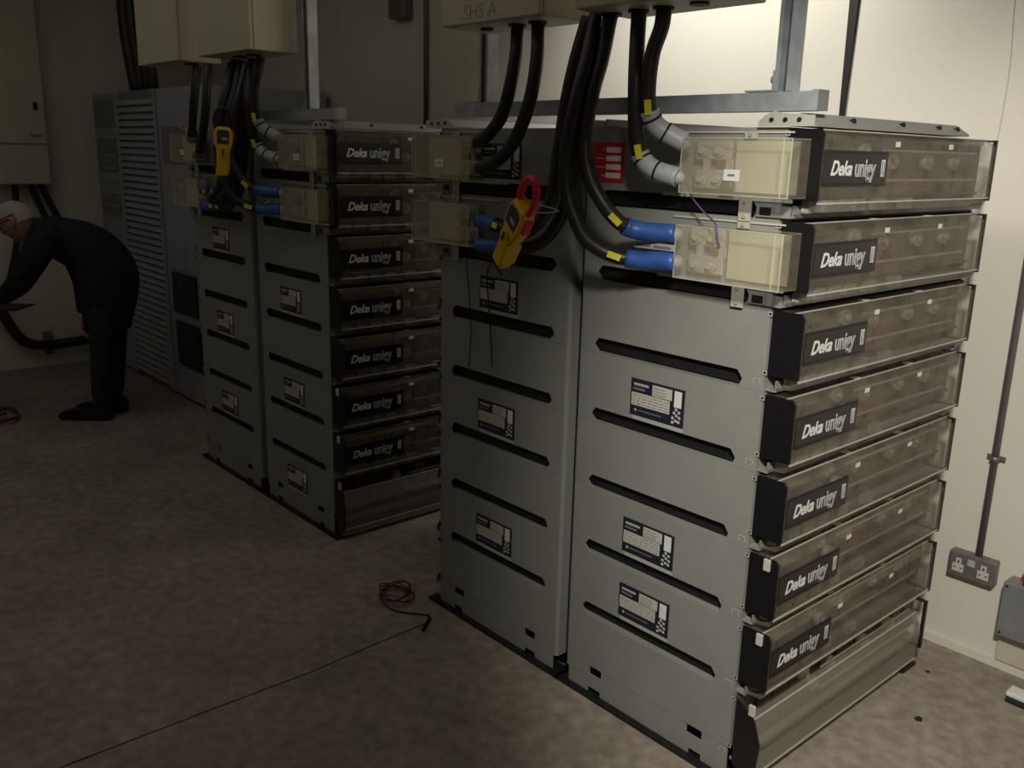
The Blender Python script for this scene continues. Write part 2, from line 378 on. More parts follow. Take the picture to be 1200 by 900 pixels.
def terminal_box(s, parent, tr, colour):
    z0, z1 = (0.050, 0.178)
    def cov():
        b = MB(); t = 0.0025
        b.box(-0.235, 0.062, -0.075, -0.0725, z0, z1, 'clearbox'); b.box(-0.235, 0.062, -0.0725, -0.004, z1-t, z1, 'clearbox')
        b.box(-0.235, 0.062, -0.0725, -0.004, z0, z0+t, 'clearbox'); b.box(0.0595, 0.062, -0.0725, -0.004, z0+t, z1-t, 'smoky')
        b.box(-0.34, 0.03, -0.006, -0.0035, z0-0.012, z0-0.004, 'clearedge'); b.box(-0.30, 0.02, -0.006, -0.0035, z1+0.012, z1+0.016, 'clearedge')
        for x_ in (-0.235, 0.060): b.box(x_, x_+0.002, -0.0765, -0.075, z0, z1, 'clearedge')
        b.box(-0.233, 0.060, -0.0765, -0.075, z1-0.002, z1, 'clearedge'); b.box(-0.233, 0.060, -0.0765, -0.075, z0, z0+0.002, 'clearedge')
        b.box(0.040, 0.042, -0.0765, -0.075, z0, z1, 'clearedge')
        return b
    link('terminal_cover', built('terminal_cover', cov, tr), parent)
    link('backing_panel', built('backing_panel', lambda: MB().box(-0.12, 0.045, -0.020, -0.012, z0+0.006, z1-0.006, 'backing', bev=0.002), tr), parent)
    def cont(zz):
        b = MB().box(-0.228, -0.125, -0.030, -0.022, zz-0.022, zz+0.022, 'lead', bev=0.004)
        for x_ in (-0.20, -0.155): b.cyl((x_, -0.030, zz), (x_, -0.036, zz), 0.015, 'lead', 16); b.cyl((x_, -0.036, zz), (x_, -0.046, zz), 0.009, 'tab', 6)
        return b
    link('contact_plate', built('contact_plate_low', lambda: cont(0.084), tr), parent)
    link('contact_plate', built('contact_plate_high', lambda: cont(0.150), tr), parent)
    link_many('link_strip', [lambda x_=x_: MB().box(x_, x_+0.018, -0.028, -0.021, 0.104, 0.130, 'copper' if x_ == -0.165 else 'lead') for x_ in (-0.205, -0.165, -0.14)], tr, parent)
    if parent.location.z > 1.4: link('small_sticker', built('small_sticker', lambda: MB().box(-0.108, -0.065, -0.0772, -0.0766, 0.083, 0.108, 'white').box(-0.097, -0.078, -0.0775, -0.0772, 0.093, 0.098, 'steelgrey'), tr), parent)
    def clip(z0, z1, sc):
        b = MB().box(-0.105, -0.072, -0.012, -0.0075, z0, z1, 'tab')
        for z in sc: b.cyl((-0.088, -0.012, z), (-0.088, -0.016, z), 0.005, 'lead', 8)
        return b
    link_many('fixing_clip', [lambda: clip(0.178, 0.1925, (0.186,)), lambda: clip(-0.009, 0.050, (0.036, 0.002))], tr, parent)
    link('latch_plate', built('latch_plate', lambda: MB().box(-0.060, 0.03, -0.007, -0.0035, 0.004, 0.030, 'grey').box(-0.050, -0.02, -0.0085, -0.007, 0.008, 0.026, 'dark'), tr), parent)

rows = ['topmost', 'second down', 'third down', 'fourth down', 'fifth down', 'third from bottom', 'second from bottom', 'lowest']
stacks = [
 # front x, transform for body, for near extras, rows with rating label, description
 (0.0, ident, ident, {1, 3, 4}, 'the nearest stack at the right'),
 (-1.275, turned, mirrored, {-2, 0, 2, 4}, 'the stack behind the near clamp meter'),
 (-2.025, ident, ident, {1, 3, 5}, 'the right-hand stack of the far pair'),
 (-3.32, turned, mirrored, {0, 2, 4}, 'the left-hand stack of the far pair'),
]
groups = ['modules of the nearest stack', 'modules of the second stack', 'modules of the third stack', 'modules of the farthest stack']
logo_me = None
for si, (X0, tr, trn, lab, desc) in enumerate(stacks):
    for k in range(-2, 6):
        bot = (k == 5); B = 1.078-k*PZ
        extra = 'labelled ' if k in lab else ''
        r = thing('battery_module', 'Grey %sbattery module, %s in %s' % (extra, rows[k+2], desc), 'battery', (X0, 0, B), groups[si])
        sfx = '_b' if bot else ''
        link('casing', built('casing'+sfx, lambda: casing(bot), tr), r)
        link_many('fixing_tab', TABS, tr, r)
        link('inner_body', cache.setdefault(('core', bot, tr[1], id(tr[0])), core(bot).map(*tr).mesh('inner_body', 'dark')), r)
        for i in range(3): link('battery_cell', built('battery_cell%d' % i, lambda: jar(i), tr), r)
        link_many('busbar', BARS, tr, r); link_many('terminal_post', POSTS, tr, r); link_many('cover_rib', RIBS, tr, r)
        if not bot: link_many('pale_block', PALE_BLOCKS, tr, r)
        link('front_cover', built('front_cover'+sfx, lambda: cover(bot), tr), r)
        ep = link('end_plate', built('end_plate'+sfx, lambda: end_plate(bot), tr), r); ep['label'] = 'black end plate'
        link('end_frame', built('end_frame', end_frame, tr), r)
        if not bot:
            lp = link('logo_plate', built('logo_plate', logo_plate, tr), r)
            link('lettering', built('lettering', logo_text, tr), lp)
            link_many('cell_sticker', STICKERS, tr, r)
        if k in lab:
            sh = X0 if tr is ident else X0-0.0  # label reads left to right on both kinds
            me = cache.setdefault('rating', rating_label().mesh('rating_label'))
            lo = link('rating_label', me, r, (0 if tr is ident else W+0.0, 0, 0)); lo['label'] = 'navy and white rating label'
        if k in (-2, -1): terminal_box(si, r, trn, None)
        if k >= 3 and tr is ident:
            link('corner_block', built('corner_block', lambda: MB().box(0.052, 0.070, -0.010, -0.002, 0.170, 0.201, 'offwhite', bev=0.002), tr), r)
# ------------------------------------------------------------------ rack frames (base rails, feet, top plates)
def sgn(tr, a, b): return (a, b) if tr is ident else (-b, -a)
for si, (X0, tr, trn, lab, desc) in enumerate(stacks):
    r = thing('battery_rack', 'Grey and black base rails under ' + desc, 'rack', (X0, 0, 0), 'rack frames under the stacks')
    def bx(name, x0, x1, y0, y1, z0, z1, m, bev=0.0015):
        a, b = sgn(tr, x0, x1); return obj(name, MB().box(a, b, y0, y1, z0, z1, m, bev=bev), None, r)
    b = MB()
    pts = [(-0.60, 0.012), (-0.517, 0.012), (-0.517, 0.028), (-0.466, 0.028), (-0.466, 0.012), (-0.13, 0.012), (-0.13, 0.028), (-0.088, 0.028), (-0.088, 0.012),
           (-0.005, 0.012), (-0.005, 0.0985), (-0.089, 0.0985), (-0.089, 0.073), (-0.141, 0.073), (-0.141, 0.0985), (-0.465, 0.0985), (-0.465, 0.073), (-0.513, 0.073), (-0.513, 0.0985), (-0.533, 0.0985), (-0.549, 0.060), (-0.60, 0.060)]
    b.prism(pts, 'y', 0.0005, 0.004, 'grey'); b.map(*trn); obj('front_rail', b, None, r)
    bx('cross_member', -0.60, -0.005, 0.05, 0.98, 0.014, 0.058, 'dark')
    bx('side_rail', 0.004, 0.05, 0.02, 0.96, 0.008, 0.018, 'grey')
    bx('foot_strip', -0.645, 0.045, -0.020, 0.045, 0.0, 0.0115, 'dark')
    bx('foot_strip', -0.56, 0.060, 0.88, 0.97, 0.0, 0.0115, 'dark')
    q = thing('top_angle', 'Steel angle bolted along the top of ' + desc, 'angle', (X0, 0, 1.6885), 'steel angles on top of the stacks')
    t = MB(); t.prism([(0.0, 0), (0.068, 0), (0.068, 0.0055), (0.030, 0.0295), (0.026, 0.0295), (0.0, 0.0055)], 'y', 0.004, 0.775, 'grey')
    t.map(*trn); obj('angle', t, None, q)
    for y_ in (0.18, 0.42, 0.62, 0.73): obj('bolt', MB().cyl((0.046, y_, 0.0155), (0.058, y_, 0.0195), 0.006, 'dark', 8).map(*trn), None, q)
    t = MB(); t.prism([(-0.07, 0), (0.07, 0), (0.07, 0.0235), (-0.01, 0.0285), (-0.03, 0.0335), (-0.05, 0.0265), (-0.07, 0.0115)], 'y', -0.014, -0.010, 'tab')
    t.map(*trn); obj('end_bracket', t, None, q)
    for x_ in (-0.035, 0.0, 0.035): obj('bolt', MB().cyl((x_, -0.014, 0.0145), (x_, -0.018, 0.0145), 0.005, 'dark', 8).map(*trn), None, q)
    q = thing('back_angle', 'Thin steel angle along the inner top edge of ' + desc, 'angle', (X0, 0, 1.6885), 'thin inner angles on top of the stacks')
    t = MB(); t.prism([(-0.60, 0), (-0.55, 0), (-0.55, 0.0045), (-0.596, 0.0045), (-0.596, 0.0235), (-0.60, 0.0235)], 'y', 0.05, 0.955, 'grey')
    t.map(*trn); obj('angle', t, None, q)

# red sticker on the nearest top module
rl = thing('warning_sticker', 'Red sticker with four white boxes on the top grey module beside the thick black cables', 'sticker', (-0.594, -0.0006, 1.546))
obj('sheet', MB().box(0, 0.114, -0.0006, 0, 0, 0.104), 'redlabel', rl)
for k in range(4):
    obj('white_box', MB().box(0.050, 0.103, -0.0012, -0.0007, 0.012+k*0.022, 0.026+k*0.022, 'white'), None, rl)
    obj('printed_line', MB().box(0.016 if k in (1, 2) else 0.034, 0.045, -0.0012, -0.0007, 0.017+k*0.022, 0.020+k*0.022, 'offwhite'), None, rl)

# ------------------------------------------------------------------ strut frames
def strut(b, p0, p1, open_dir, m='zinc'):
    """41 mm C channel from p0 to p1 (axis aligned), open towards open_dir"""
    p0, p1, od = Vector(p0), Vector(p1), Vector(open_dir); ax = (p1-p0).normalized(); sd = ax.cross(od)
    h, t, lip = 0.0205, 0.003, 0.010
    def slab(s0, s1, d0, d1):
        cs = [p0+sd*s+od*d for s in (s0, s1) for d in (d0, d1)] + [p1+sd*s+od*d for s in (s0, s1) for d in (d0, d1)]
        mn = [min(c[i] for c in cs) for i in range(3)]; mx = [max(c[i] for c in cs) for i in range(3)]
        b.box(mn[0], mx[0], mn[1], mx[1], mn[2], mx[2], m)
    slab(-h, h, -h, -h+t); slab(-h, -h+t, -h+t, h); slab(h-t, h, -h+t, h); slab(-h+t, -h+lip, h-t, h); slab(h-lip, h-t, h-t, h)
def angle_bracket(b, x, z, s=1):
    b.box(x, x+s*0.055 if s > 0 else x, -0.0035, 0.0, z, z+0.004) if False else None
    b.box(min(x, x-0.075), x, 0.002, 0.038, z, z+0.004, 'zinc'); b.box(x-0.004, x, 0.002, 0.038, z+0.004, z+0.045, 'zinc')
    b.cyl((x-0.004, 0.02, z+0.026), (x-0.016, 0.02, z+0.026), 0.009, 'tab', 6)
def strut_frame(dx, x0, x1, uprights, label):
    r = thing('strut_frame', label, 'frame', (dx, 0, 1.722), 'galvanised strut frames')
    b = MB(); strut(b, (x0, 0.0215, 0.0207), (x1, 0.0215, 0.0207), (0, 1, 0)); obj('horizontal_channel', b, None, r)
    b = MB().box(x1-0.012, x1+0.003, -0.001, 0.0, 0.0, 0.044, 'zinc').box(x1+0.0005, x1+0.003, 0.002, 0.044, 0.0, 0.044, 'steelgrey'); obj('end_cap', b, None, r)
    for ux in uprights:
        b = MB(); strut(b, (ux, 0.0215, 0.0425), (ux, 0.0215, 1.37), (0, -1, 0)); obj('upright_channel', b, None, r)
        b = MB(); angle_bracket(b, ux-0.022, 0.0425); obj('corner_bracket', b, None, r)
    return r
strut_frame(0, -1.213, 0.062, (-0.028, -1.07), 'Galvanised strut rail with upright channels over the two nearest stacks')
strut_frame(-2.03, -0.62, 0.095, (-0.12,), 'Dim galvanised strut rail with upright channel over the far pair of stacks')

# ------------------------------------------------------------------ switch boxes above the racks
def wall_box(x0, x1, y0, z0, z1, label, door=True, letter=None, glands=()):
    r = thing('switch_box', label, 'box', ((x0+x1)/2, -0.002, z0), 'cream switch boxes on the strut frames'); w2 = (x1-x0)/2; y0 = y0+0.002; h = z1-z0
    obj('enclosure', MB().box(-w2, w2, y0+0.016, 0, 0, h, 'cream', bev=0.004), None, r)
    obj('door', MB().box(-w2+0.001, w2-0.001, y0, y0+0.014, 0.001, h, 'cream', bev=0.003), None, r)
    b = MB()
    for gx, gy, gr in glands: b.cyl((gx-(x0+x1)/2, gy, -0.006), (gx-(x0+x1)/2, gy, -0.0002), gr, 'dark', 20)
    if glands: obj('cable_gland', b, None, r)
    if letter:
        me = text_mesh('lettering', letter, 0.055, 'pencil', 0.0003, 0.1, -0.0012)
        xf_mesh(me, lambda x_, y_, z_: (x_-0.105, y0-0.0004-z_, 0.012+y_)); link('lettering', me, r)
    return r
wall_box(-0.486, -0.084, -0.20, 1.952, 2.42, 'Cream steel switch box above the nearest stack, directly over the black cable pair', glands=((-0.19, -0.1, 0.022), (-0.369, -0.1, 0.025), (-0.293, -0.1, 0.025), (-0.455, -0.1, 0.025)))
wall_box(-1.03, -0.622, -0.19, 1.955, 2.42, 'Cream steel switch box with pencilled letters, left of the brightest one', letter='SHS A', glands=((-0.803, -0.1, 0.025), (-0.721, -0.1, 0.025), (-0.93, -0.1, 0.018)))
wall_box(-2.70, -2.21, -0.20, 1.970, 2.44, 'Dim cream switch box over the right-hand stack of the far pair', glands=((-2.38, -0.1, 0.03), (-2.5, -0.1, 0.03)))
wall_box(-3.38, -2.91, -0.20, 1.968, 2.44, 'Dim cream switch box over the left-hand stack, farthest of the four', glands=((-3.0, -0.1, 0.03),))

# ------------------------------------------------------------------ power cables
R_C = 0.0185
def cable(pts, label, group, end='none', dx=0.0, tagat=None, mx=None, r=R_C, ties=True):
    P = [Vector(((p[0] if mx is None else 2*mx-p[0])+dx, p[1], p[2])) for p in pts]
    path = smooth_path(P); base = path[-1]
    loc = P[0]; rel = [p-loc for p in path]
    root = thing('power_cable', label, 'cable', loc, group)
    obj('sheath', MB().tube(rel, r, 'cable', 14), None, root)
    def sect(l0, l1):
        # piece of the path measured back from the end
        out = []; acc = 0
        for a, b_ in zip(rel[::-1], rel[::-1][1:]):
            if acc >= l0-1e-6 and acc <= l1: out.append(a)
            acc += (b_-a).length
        return out
    if end in ('grey', 'blue'):
        L = 0.12 if end == 'grey' else 0.135
        s = sect(0, L)
        if len(s) > 1:
            o = obj('heatshrink_sleeve', MB().tube(s, r*1.25, end+'sleeve', 16), None, root); o['label'] = end + ' heatshrink sleeve'
            if end == 'grey':
                b = MB()
                for q in (0.045, 0.095):
                    t = sect(q, q+0.03)
                    if len(t) > 1:
                        a, c = t[0], t[1]; d = (c-a).normalized(); b.tube([a, a+d*0.005], r*1.36, 'dark', 16)
                obj('zip_tie', b, None, root)
        t = sect(L+(-0.01 if end == 'grey' else 0.008), L+0.06)
        if len(t) > 1:
            a = t[0]; d = (t[-1]-t[0]).normalized(); n = Vector((0.5, -0.86, 0.1)).normalized(); n = (n-d*n.dot(d)).normalized(); sd = d.cross(n)
            b = MB(); c0 = a+n*(r*1.3); i = b.mi('yellow'); vs_ = []
            for dn in (0, 0.004):
                for dl, ds in ((0, -0.008), (0.034, -0.008), (0.034, 0.008), (0, 0.008)): vs_.append(b.bm.verts.new(c0+d*dl+sd*ds+n*dn))
            for q in ((3, 2, 1, 0), (4, 5, 6, 7), (0, 1, 5, 4), (1, 2, 6, 5), (2, 3, 7, 6), (3, 0, 4, 7)): b.bm.faces.new([vs_[k] for k in q])
            bmesh.ops.recalc_face_normals(b.bm, faces=b.bm.faces[:])
            o = obj('cable_tag', b, None, root); o['label'] = 'yellow cable tag'
    if end in ('grey', 'blue', 'bare'):
        a = rel[-1]; d = (rel[-1]-rel[-2]).normalized()
        b = MB().tube([a-d*0.01, a+d*0.006, a+d*0.018], r*0.9, 'tab', 12, taper=[1, 1, 0.5]); obj('cable_lug', b, None, root)
    return root
c1a = [(-0.369, -0.1, 1.950), (-0.352, -0.12, 1.876), (-0.332, -0.14, 1.779), (-0.333, -0.13, 1.682), (-0.333, -0.11, 1.623), (-0.300, -0.098, 1.589), (-0.240, -0.075, 1.570)]
c1b = [(-0.293, -0.1, 1.950), (-0.281, -0.12, 1.905), (-0.294, -0.13, 1.849), (-0.301, -0.13, 1.778), (-0.302, -0.12, 1.721), (-0.290, -0.10, 1.685), (-0.240, -0.06, 1.651)]
c2c = [(-0.46, -0.1, 1.950), (-0.446, -0.14, 1.842), (-0.444, -0.17, 1.761), (-0.451, -0.18, 1.66), (-0.437, -0.18, 1.579), (-0.402, -0.17, 1.514), (-0.366, -0.14, 1.46), (-0.333, -0.1, 1.438), (-0.246, -0.06, 1.435)]
c2d = [(-0.500, -0.11, 1.950), (-0.466, -0.17, 1.841), (-0.468, -0.2, 1.74), (-0.485, -0.21, 1.629), (-0.48, -0.21, 1.536), (-0.459, -0.2, 1.468), (-0.433, -0.18, 1.412), (-0.392, -0.14, 1.377), (-0.341, -0.1, 1.365), (-0.240, -0.06, 1.368)]
c3a = [(-0.536, -0.1, 1.950), (-0.554, -0.12, 1.849), (-0.572, -0.13, 1.746), (-0.594, -0.13, 1.618), (-0.614, -0.13, 1.507), (-0.668, -0.13, 1.431), (-0.762, -0.12, 1.393), (-0.895, -0.08, 1.408), (-1.02, -0.045, 1.410)]
c3b = [(-0.560, -0.05, 1.950), (-0.540, -0.06, 1.849), (-0.560, -0.07, 1.747), (-0.590, -0.07, 1.619), (-0.620, -0.07, 1.496), (-0.680, -0.07, 1.400), (-0.779, -0.07, 1.352), (-0.924, -0.06, 1.342), (-1.02, -0.045, 1.337)]
c4a = [(-0.803, -0.1, 1.950), (-0.784, -0.12, 1.879), (-0.797, -0.13, 1.784), (-0.842, -0.12, 1.713), (-0.933, -0.09, 1.666), (-1.02, -0.06, 1.645)]
c4b = [(-0.721, -0.1, 1.950), (-0.699, -0.12, 1.874), (-0.701, -0.13, 1.792), (-0.731, -0.13, 1.712), (-0.793, -0.12, 1.638), (-0.9, -0.09, 1.589), (-1.01, -0.06, 1.570)]
G1 = 'thick black cables over the near stacks'; G2 = 'thick black cables over the far stacks'
cable(c1a, 'Thick black cable ending in the lower grey sleeve on the top right module', G1, 'grey')
cable(c1b, 'Thick black cable ending in the upper grey sleeve on the top right module', G1, 'grey')
cable(c2c, 'Thick black cable curving into the upper blue sleeve on the second right module', G1, 'blue')
cable(c2d, 'Thick black cable with the widest bend, into the lower blue sleeve on the right', G1, 'blue')
cable(c3a, 'Thick black cable passing behind the clamp meter to the upper dim blue sleeve', G1, 'blue')
cable(c3b, 'Thick black cable passing behind the clamp meter to the lower dim blue sleeve', G1, 'blue')
cable(c4a, 'Thick black cable ending top left on the second stack, left of its pair', G1, 'bare')
cable(c4b, 'Thick black cable ending top left on the second stack, right of its pair', G1, 'bare')
far = [(c1a, 'grey', 'lower grey sleeve on the right far stack'), (c1b, 'grey', 'upper grey sleeve on the right far stack'), (c2c, 'blue', 'upper blue sleeve on the right far stack'), (c2d, 'blue', 'lower blue sleeve on the right far stack')]
for pts, e, d in far: cable(pts, 'Thick dim black cable ending in the ' + d, G2, e, dx=-2.035)
far2 = [(c3a, 'blue', 'upper blue sleeve on the left far stack', -2.05), (c3b, 'blue', 'lower blue sleeve on the left far stack', -2.05), (c4a, 'grey', 'upper pale sleeve on the left far stack', -2.14), (c4b, 'grey', 'lower pale sleeve on the left far stack', -2.10)]
far2 += [(c3a, 'blue', 'upper dim blue sleeve behind the far meter', -1.97), (c3b, 'blue', 'lower dim blue sleeve behind the far meter', -1.985)]
for pts, e, d, dx in far2: cable(pts, 'Thick dim black cable ending in the ' + d, G2, e, dx=dx)

# thin wires
def wire(name, pts, r, m, label, cat='wire', group=None):
    P = smooth_path(pts); loc = P[0]
    o = obj(name, MB().tube([p-loc for p in P], r, m, 8), None, None, loc); return tag(o, label, cat, group)
wire('sense_wire', [(-0.231, -0.050, 1.556), (-0.21, -0.052, 1.523), (-0.167, -0.055, 1.489), (-0.114, -0.085, 1.470), (-0.102, -0.088, 1.435), (-0.098, -0.084, 1.42)], 0.002, 'purple', 'Thin dark purple wire hanging between the two clear terminal covers')
ng = tag(obj('name_tag', MB().box(-0.365, -0.235, -0.0766, -0.074, 1.393, 1.409, 'tab', bev=0.001).box(-0.355, -0.31, -0.0775, -0.0767, 1.398, 1.404, 'steelgrey').box(-0.30, -0.245, -0.0775, -0.0767, 1.397, 1.403, 'steelgrey')), 'Narrow pale strip between the two blue sleeves on the right', 'tag')

# ------------------------------------------------------------------ clamp meters
def clamp_meter(loc, tilt, label, s=1.0, yaw=0.0, jaw='meterred'):
    r = thing('clamp_meter', label, 'meter', loc, 'yellow clamp meters on the cables'); r.rotation_euler = (0.10, tilt, yaw); r.scale = (s, s, s)
    # local: z along the meter from its bottom end, x across, y depth (front is -y)
    prof = [(-0.019, 0.0), (0.019, 0.0), (0.023, 0.012), (0.024, 0.085), (0.030, 0.105), (0.036, 0.125), (0.037, 0.165), (0.026, 0.188), (-0.024, 0.188), (-0.034, 0.165), (-0.034, 0.125), (-0.025, 0.105), (-0.023, 0.085), (-0.023, 0.012)]
    b = MB(); b.prism(prof, 'y', -0.018, 0.018, 'meteryellow')
    bmesh.ops.bevel(b.bm, geom=[e for e in b.bm.edges if e.calc_face_angle(0) > 0.9 and abs(e.verts[0].co.y-e.verts[1].co.y) < 1e-5], offset=0.006, segments=3, affect='EDGES')
    obj('case', b, None, r)
    obj('side_grip', MB().box(0.020, 0.026, -0.019, 0.019, 0.02, 0.082, 'meteryellow', bev=0.002).box(-0.025, -0.019, -0.012, 0.019, 0.0, 0.03, 'meteryellow', bev=0.002), None, r)
    obj('display', MB().prism([(-0.022, 0.125), (0.022, 0.125), (0.024, 0.17), (0.016, 0.178), (-0.016, 0.178), (-0.024, 0.17)], 'y', -0.0195, -0.0182, 'screen').box(-0.006, 0.016, -0.0200, -0.0195, 0.140, 0.150, 'greysleeve'), None, r)
    obj('dial', MB().cyl((0, -0.018, 0.095), (0, -0.024, 0.095), 0.015, 'meteryellow', 24).box(-0.003, 0.003, -0.027, -0.024, 0.083, 0.107, 'screen'), None, r)
    pts = [Vector((0.030*math.cos(a), 0, 0.213+0.046*math.sin(a))) for a in [math.radians(-60+k*15) for k in range(21)]]
    pts = [Vector((0.024, 0, 0.16))]+pts+[Vector((-0.020, 0, 0.18))]
    obj('jaw', MB().tube(smooth_path(pts, 3), 0.0085, jaw, 12), None, r)
    obj('trigger', MB().box(0.034, 0.044, -0.010, 0.010, 0.135, 0.175, 'meterred', bev=0.003), None, r)
    return r
clamp_meter((-0.690, -0.240, 1.330), 0.72, 'Yellow clamp meter with red jaw hanging on the black cables of the second stack', 1.14, -0.15)
clamp_meter((-2.38, -0.26, 1.50), 0.05, 'Dim yellow clamp meter hanging among the far black cables', 1.0, 1.2, 'dark')
wire('tie_cord', [(-0.585, -0.262, 1.515), (-0.545, -0.268, 1.498), (-0.500, -0.215, 1.478), (-0.555, -0.265, 1.470), (-0.635, -0.272, 1.465)], 0.0018, 'greysleeve', 'Thin pale cord looped round the near clamp meter', 'cord')
wire('test_lead', [(-0.715, -0.232, 1.314), (-0.78, -0.16, 1.28), (-0.95, -0.05, 1.29), (-1.018, -0.014, 1.235), (-1.001, -0.012, 1.087), (-0.989, -0.013, 0.98), (-0.989, -0.012, 0.95)], 0.0022, 'dark', 'Thin black test lead hanging down the second stack, right of the pair', 'wire', 'black test leads')
wire('test_lead', [(-0.722, -0.212, 1.322), (-0.80, -0.13, 1.305), (-1.05, -0.05, 1.31), (-1.122, -0.014, 1.278), (-1.111, -0.012, 1.182), (-1.095, -0.014, 1.058), (-1.106, -0.012, 0.927)], 0.0018, 'dark', 'Thin black test lead hanging down the second stack, left of the pair', 'wire', 'black test leads')
wire('yellow_wire', [(-2.64, -0.10, 1.50), (-2.60, -0.12, 1.44), (-2.56, -0.10, 1.38), (-2.50, -0.06, 1.36), (-2.46, -0.02, 1.40)], 0.003, 'yellow', 'Thin yellow wire looping below the far clamp meter')

# ------------------------------------------------------------------ wall equipment on the right
r = thing('double_socket', 'Metal double socket on the wall right of the nearest stack', 'socket', (0.125, YW, 0.325))
obj('plate', MB().box(-0.074, 0.074, -0.042, -0.0005, -0.044, 0.044, 'socket', bev=0.006), None, r)
for x_ in (-0.040, 0.040):
    b = MB().box(x_-0.018, x_+0.018, -0.0435, -0.042, -0.024, 0.004, 'offwhite', bev=0.0005).box(x_-0.009, x_+0.009, -0.0435, -0.042, 0.0045, 0.024, 'offwhite', bev=0.0005)
    b.box(x_-0.003, x_+0.003, -0.0442, -0.0436, 0.008, 0.016, 'dark').box(x_-0.013, x_-0.007, -0.0442, -0.0436, -0.012, -0.008, 'dark').box(x_+0.007, x_+0.013, -0.0442, -0.0436, -0.012, -0.008, 'dark')
    obj('socket_insert', b, None, r)
obj('switch', MB().box(-0.012, 0.012, -0.046, -0.0425, 0.008, 0.030, 'greysleeve', bev=0.001), None, r)
r = thing('conduit', 'Grey steel conduit running down the wall to the double socket', 'pipe', (0.135, YW-0.016, 0.3705))
obj('pipe', MB().cyl((0, 0, 0), (0, 0, 2.7), 0.011, 'conduit', 16), None, r)
obj('saddle_clip', MB().cyl((0, 0, 0.325), (0, 0, 0.343), 0.0145, 'conduit', 16).box(-0.028, 0.028, 0.008, 0.0145, 0.325, 0.343, 'conduit', bev=0.001), None, r)
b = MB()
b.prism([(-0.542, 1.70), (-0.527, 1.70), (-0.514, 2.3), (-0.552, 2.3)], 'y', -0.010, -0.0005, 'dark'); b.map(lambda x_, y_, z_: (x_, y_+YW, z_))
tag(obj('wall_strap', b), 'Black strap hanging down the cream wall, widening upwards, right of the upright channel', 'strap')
r = thing('isolator_box', 'Grey metal box with a red knob low on the wall at the right edge', 'box', (0.34, YW, 0.15))
obj('enclosure', MB().box(-0.10, 0.10, -0.075, -0.0005, 0, 0.185, 'steelgrey', bev=0.004), None, r)
b = MB()
for x_ in (-0.088, 0.088):
    for z_ in (0.012, 0.173): b.cyl((x_, -0.075, z_), (x_, -0.078, z_), 0.004, 'dark', 8)
obj('screw', b, None, r)
obj('red_knob', MB().cyl((-0.035, -0.04, 0.185), (-0.035, -0.04, 0.205), 0.022, 'meterred', 20).cyl((-0.035, -0.04, 0.205), (-0.035, -0.04, 0.216), 0.026, 'meterred', 20), None, r)
tag(obj('wall_plinth', MB().box(0.235, 0.52, YW-0.020, YW-0.0125, 0.036, 0.149, 'cream', bev=0.002)), 'Cream board on the wall below the grey metal box', 'board')
b = MB().box(0.335, 0.46, 0.98, 1.06, 0.0, 0.012, 'dark', bev=0.003).box(0.330, 0.45, 0.995, 1.05, 0.012, 0.028, 'white', bev=0.004)
tag(obj('cleaning_pad', b), 'White and dark green pad on the floor at the right edge', 'pad')
b = MB(); b.prism([(0.196, 0.672), (0.207, 0.665), (0.219, 0.674), (0.214, 0.688), (0.201, 0.690)], 'z', 0, 0.004, 'dark')
tag(obj('debris', b), 'Small dark scrap on the bare floor right of the nearest stack', 'debris')
b = MB(); b.prism([(0.10, 0.955), (0.107, 0.951), (0.113, 0.958), (0.105, 0.964)], 'z', 0, 0.004, 'dark')
tag(obj('debris', b), 'Tiny dark speck on the floor near the wall', 'debris')

# ------------------------------------------------------------------ red leads on the floor
r = thing('test_lead_coil', 'Dark red and black test leads coiled on the floor beside the second stack', 'leads', (-1.40, -0.11, 0))
rnd = random.Random(5); pts = []
for k in range(46):
    a = k*0.62; rr = 0.062+rnd.uniform(-0.014, 0.012); pts.append((0.0+rr*math.cos(a)*1.05, rr*math.sin(a)*0.95, 0.004+0.030*(k/46)+rnd.uniform(0, 0.008)))
obj('red_lead', MB().tube(smooth_path(pts, 4), 0.0024, 'redwire', 6), None, r)
pts = [(-0.07, -0.01, 0.004), (-0.05, 0.055, 0.03), (0.01, 0.05, 0.045), (0.06, 0.01, 0.03), (0.03, -0.05, 0.015), (-0.03, -0.05, 0.01), (0.02, -0.065, 0.006), (0.09, -0.06, 0.004), (0.17, 0.0, 0.004), (0.19, 0.01, 0.004)]
obj('black_lead', MB().tube(smooth_path(pts, 6), 0.0026, 'dark', 6), None, r)
b = MB().tube([(0.185, 0.012, 0.006), (0.21, 0.0, 0.006), (0.245, -0.045, 0.006), (0.262, -0.068, 0.006)], 0.006, 'dark', 10, taper=[0.6, 1, 1, 0.9]); obj('probe', b, None, r)

# ------------------------------------------------------------------ louvred cabinet
r = thing('louvred_cabinet', 'Tall pale blue-grey cabinet with a louvred door left of the far stacks', 'cabinet', (-4.9, 0.35, 0))
obj('body', MB().box(-0.96, 0.95, 0.03, 0.78, 0.0, 1.945, 'louvre', bev=0.004), None, r)
b = MB(); b.box(-0.96, -0.50, 0.002, 0.029, 0.02, 1.94, 'louvre', bev=0.003)
b.box(-0.94, -0.53, -0.002, 0.002, 1.72, 1.90, 'steelgrey'); obj('left_door', b, None, r)
b = MB()
for z_, h_ in ((1.42, 0.22), (1.12, 0.12)): b.box(-0.91, -0.54, -0.006, -0.002, z_, z_+h_, 'steelgrey', bev=0.001)
for k in range(5): b.box(-0.80, -0.53, -0.012, -0.006, 1.18+k*0.085, 1.192+k*0.085, 'louvre', bev=0.001)
obj('instrument_panel', b, None, r)
b = MB()
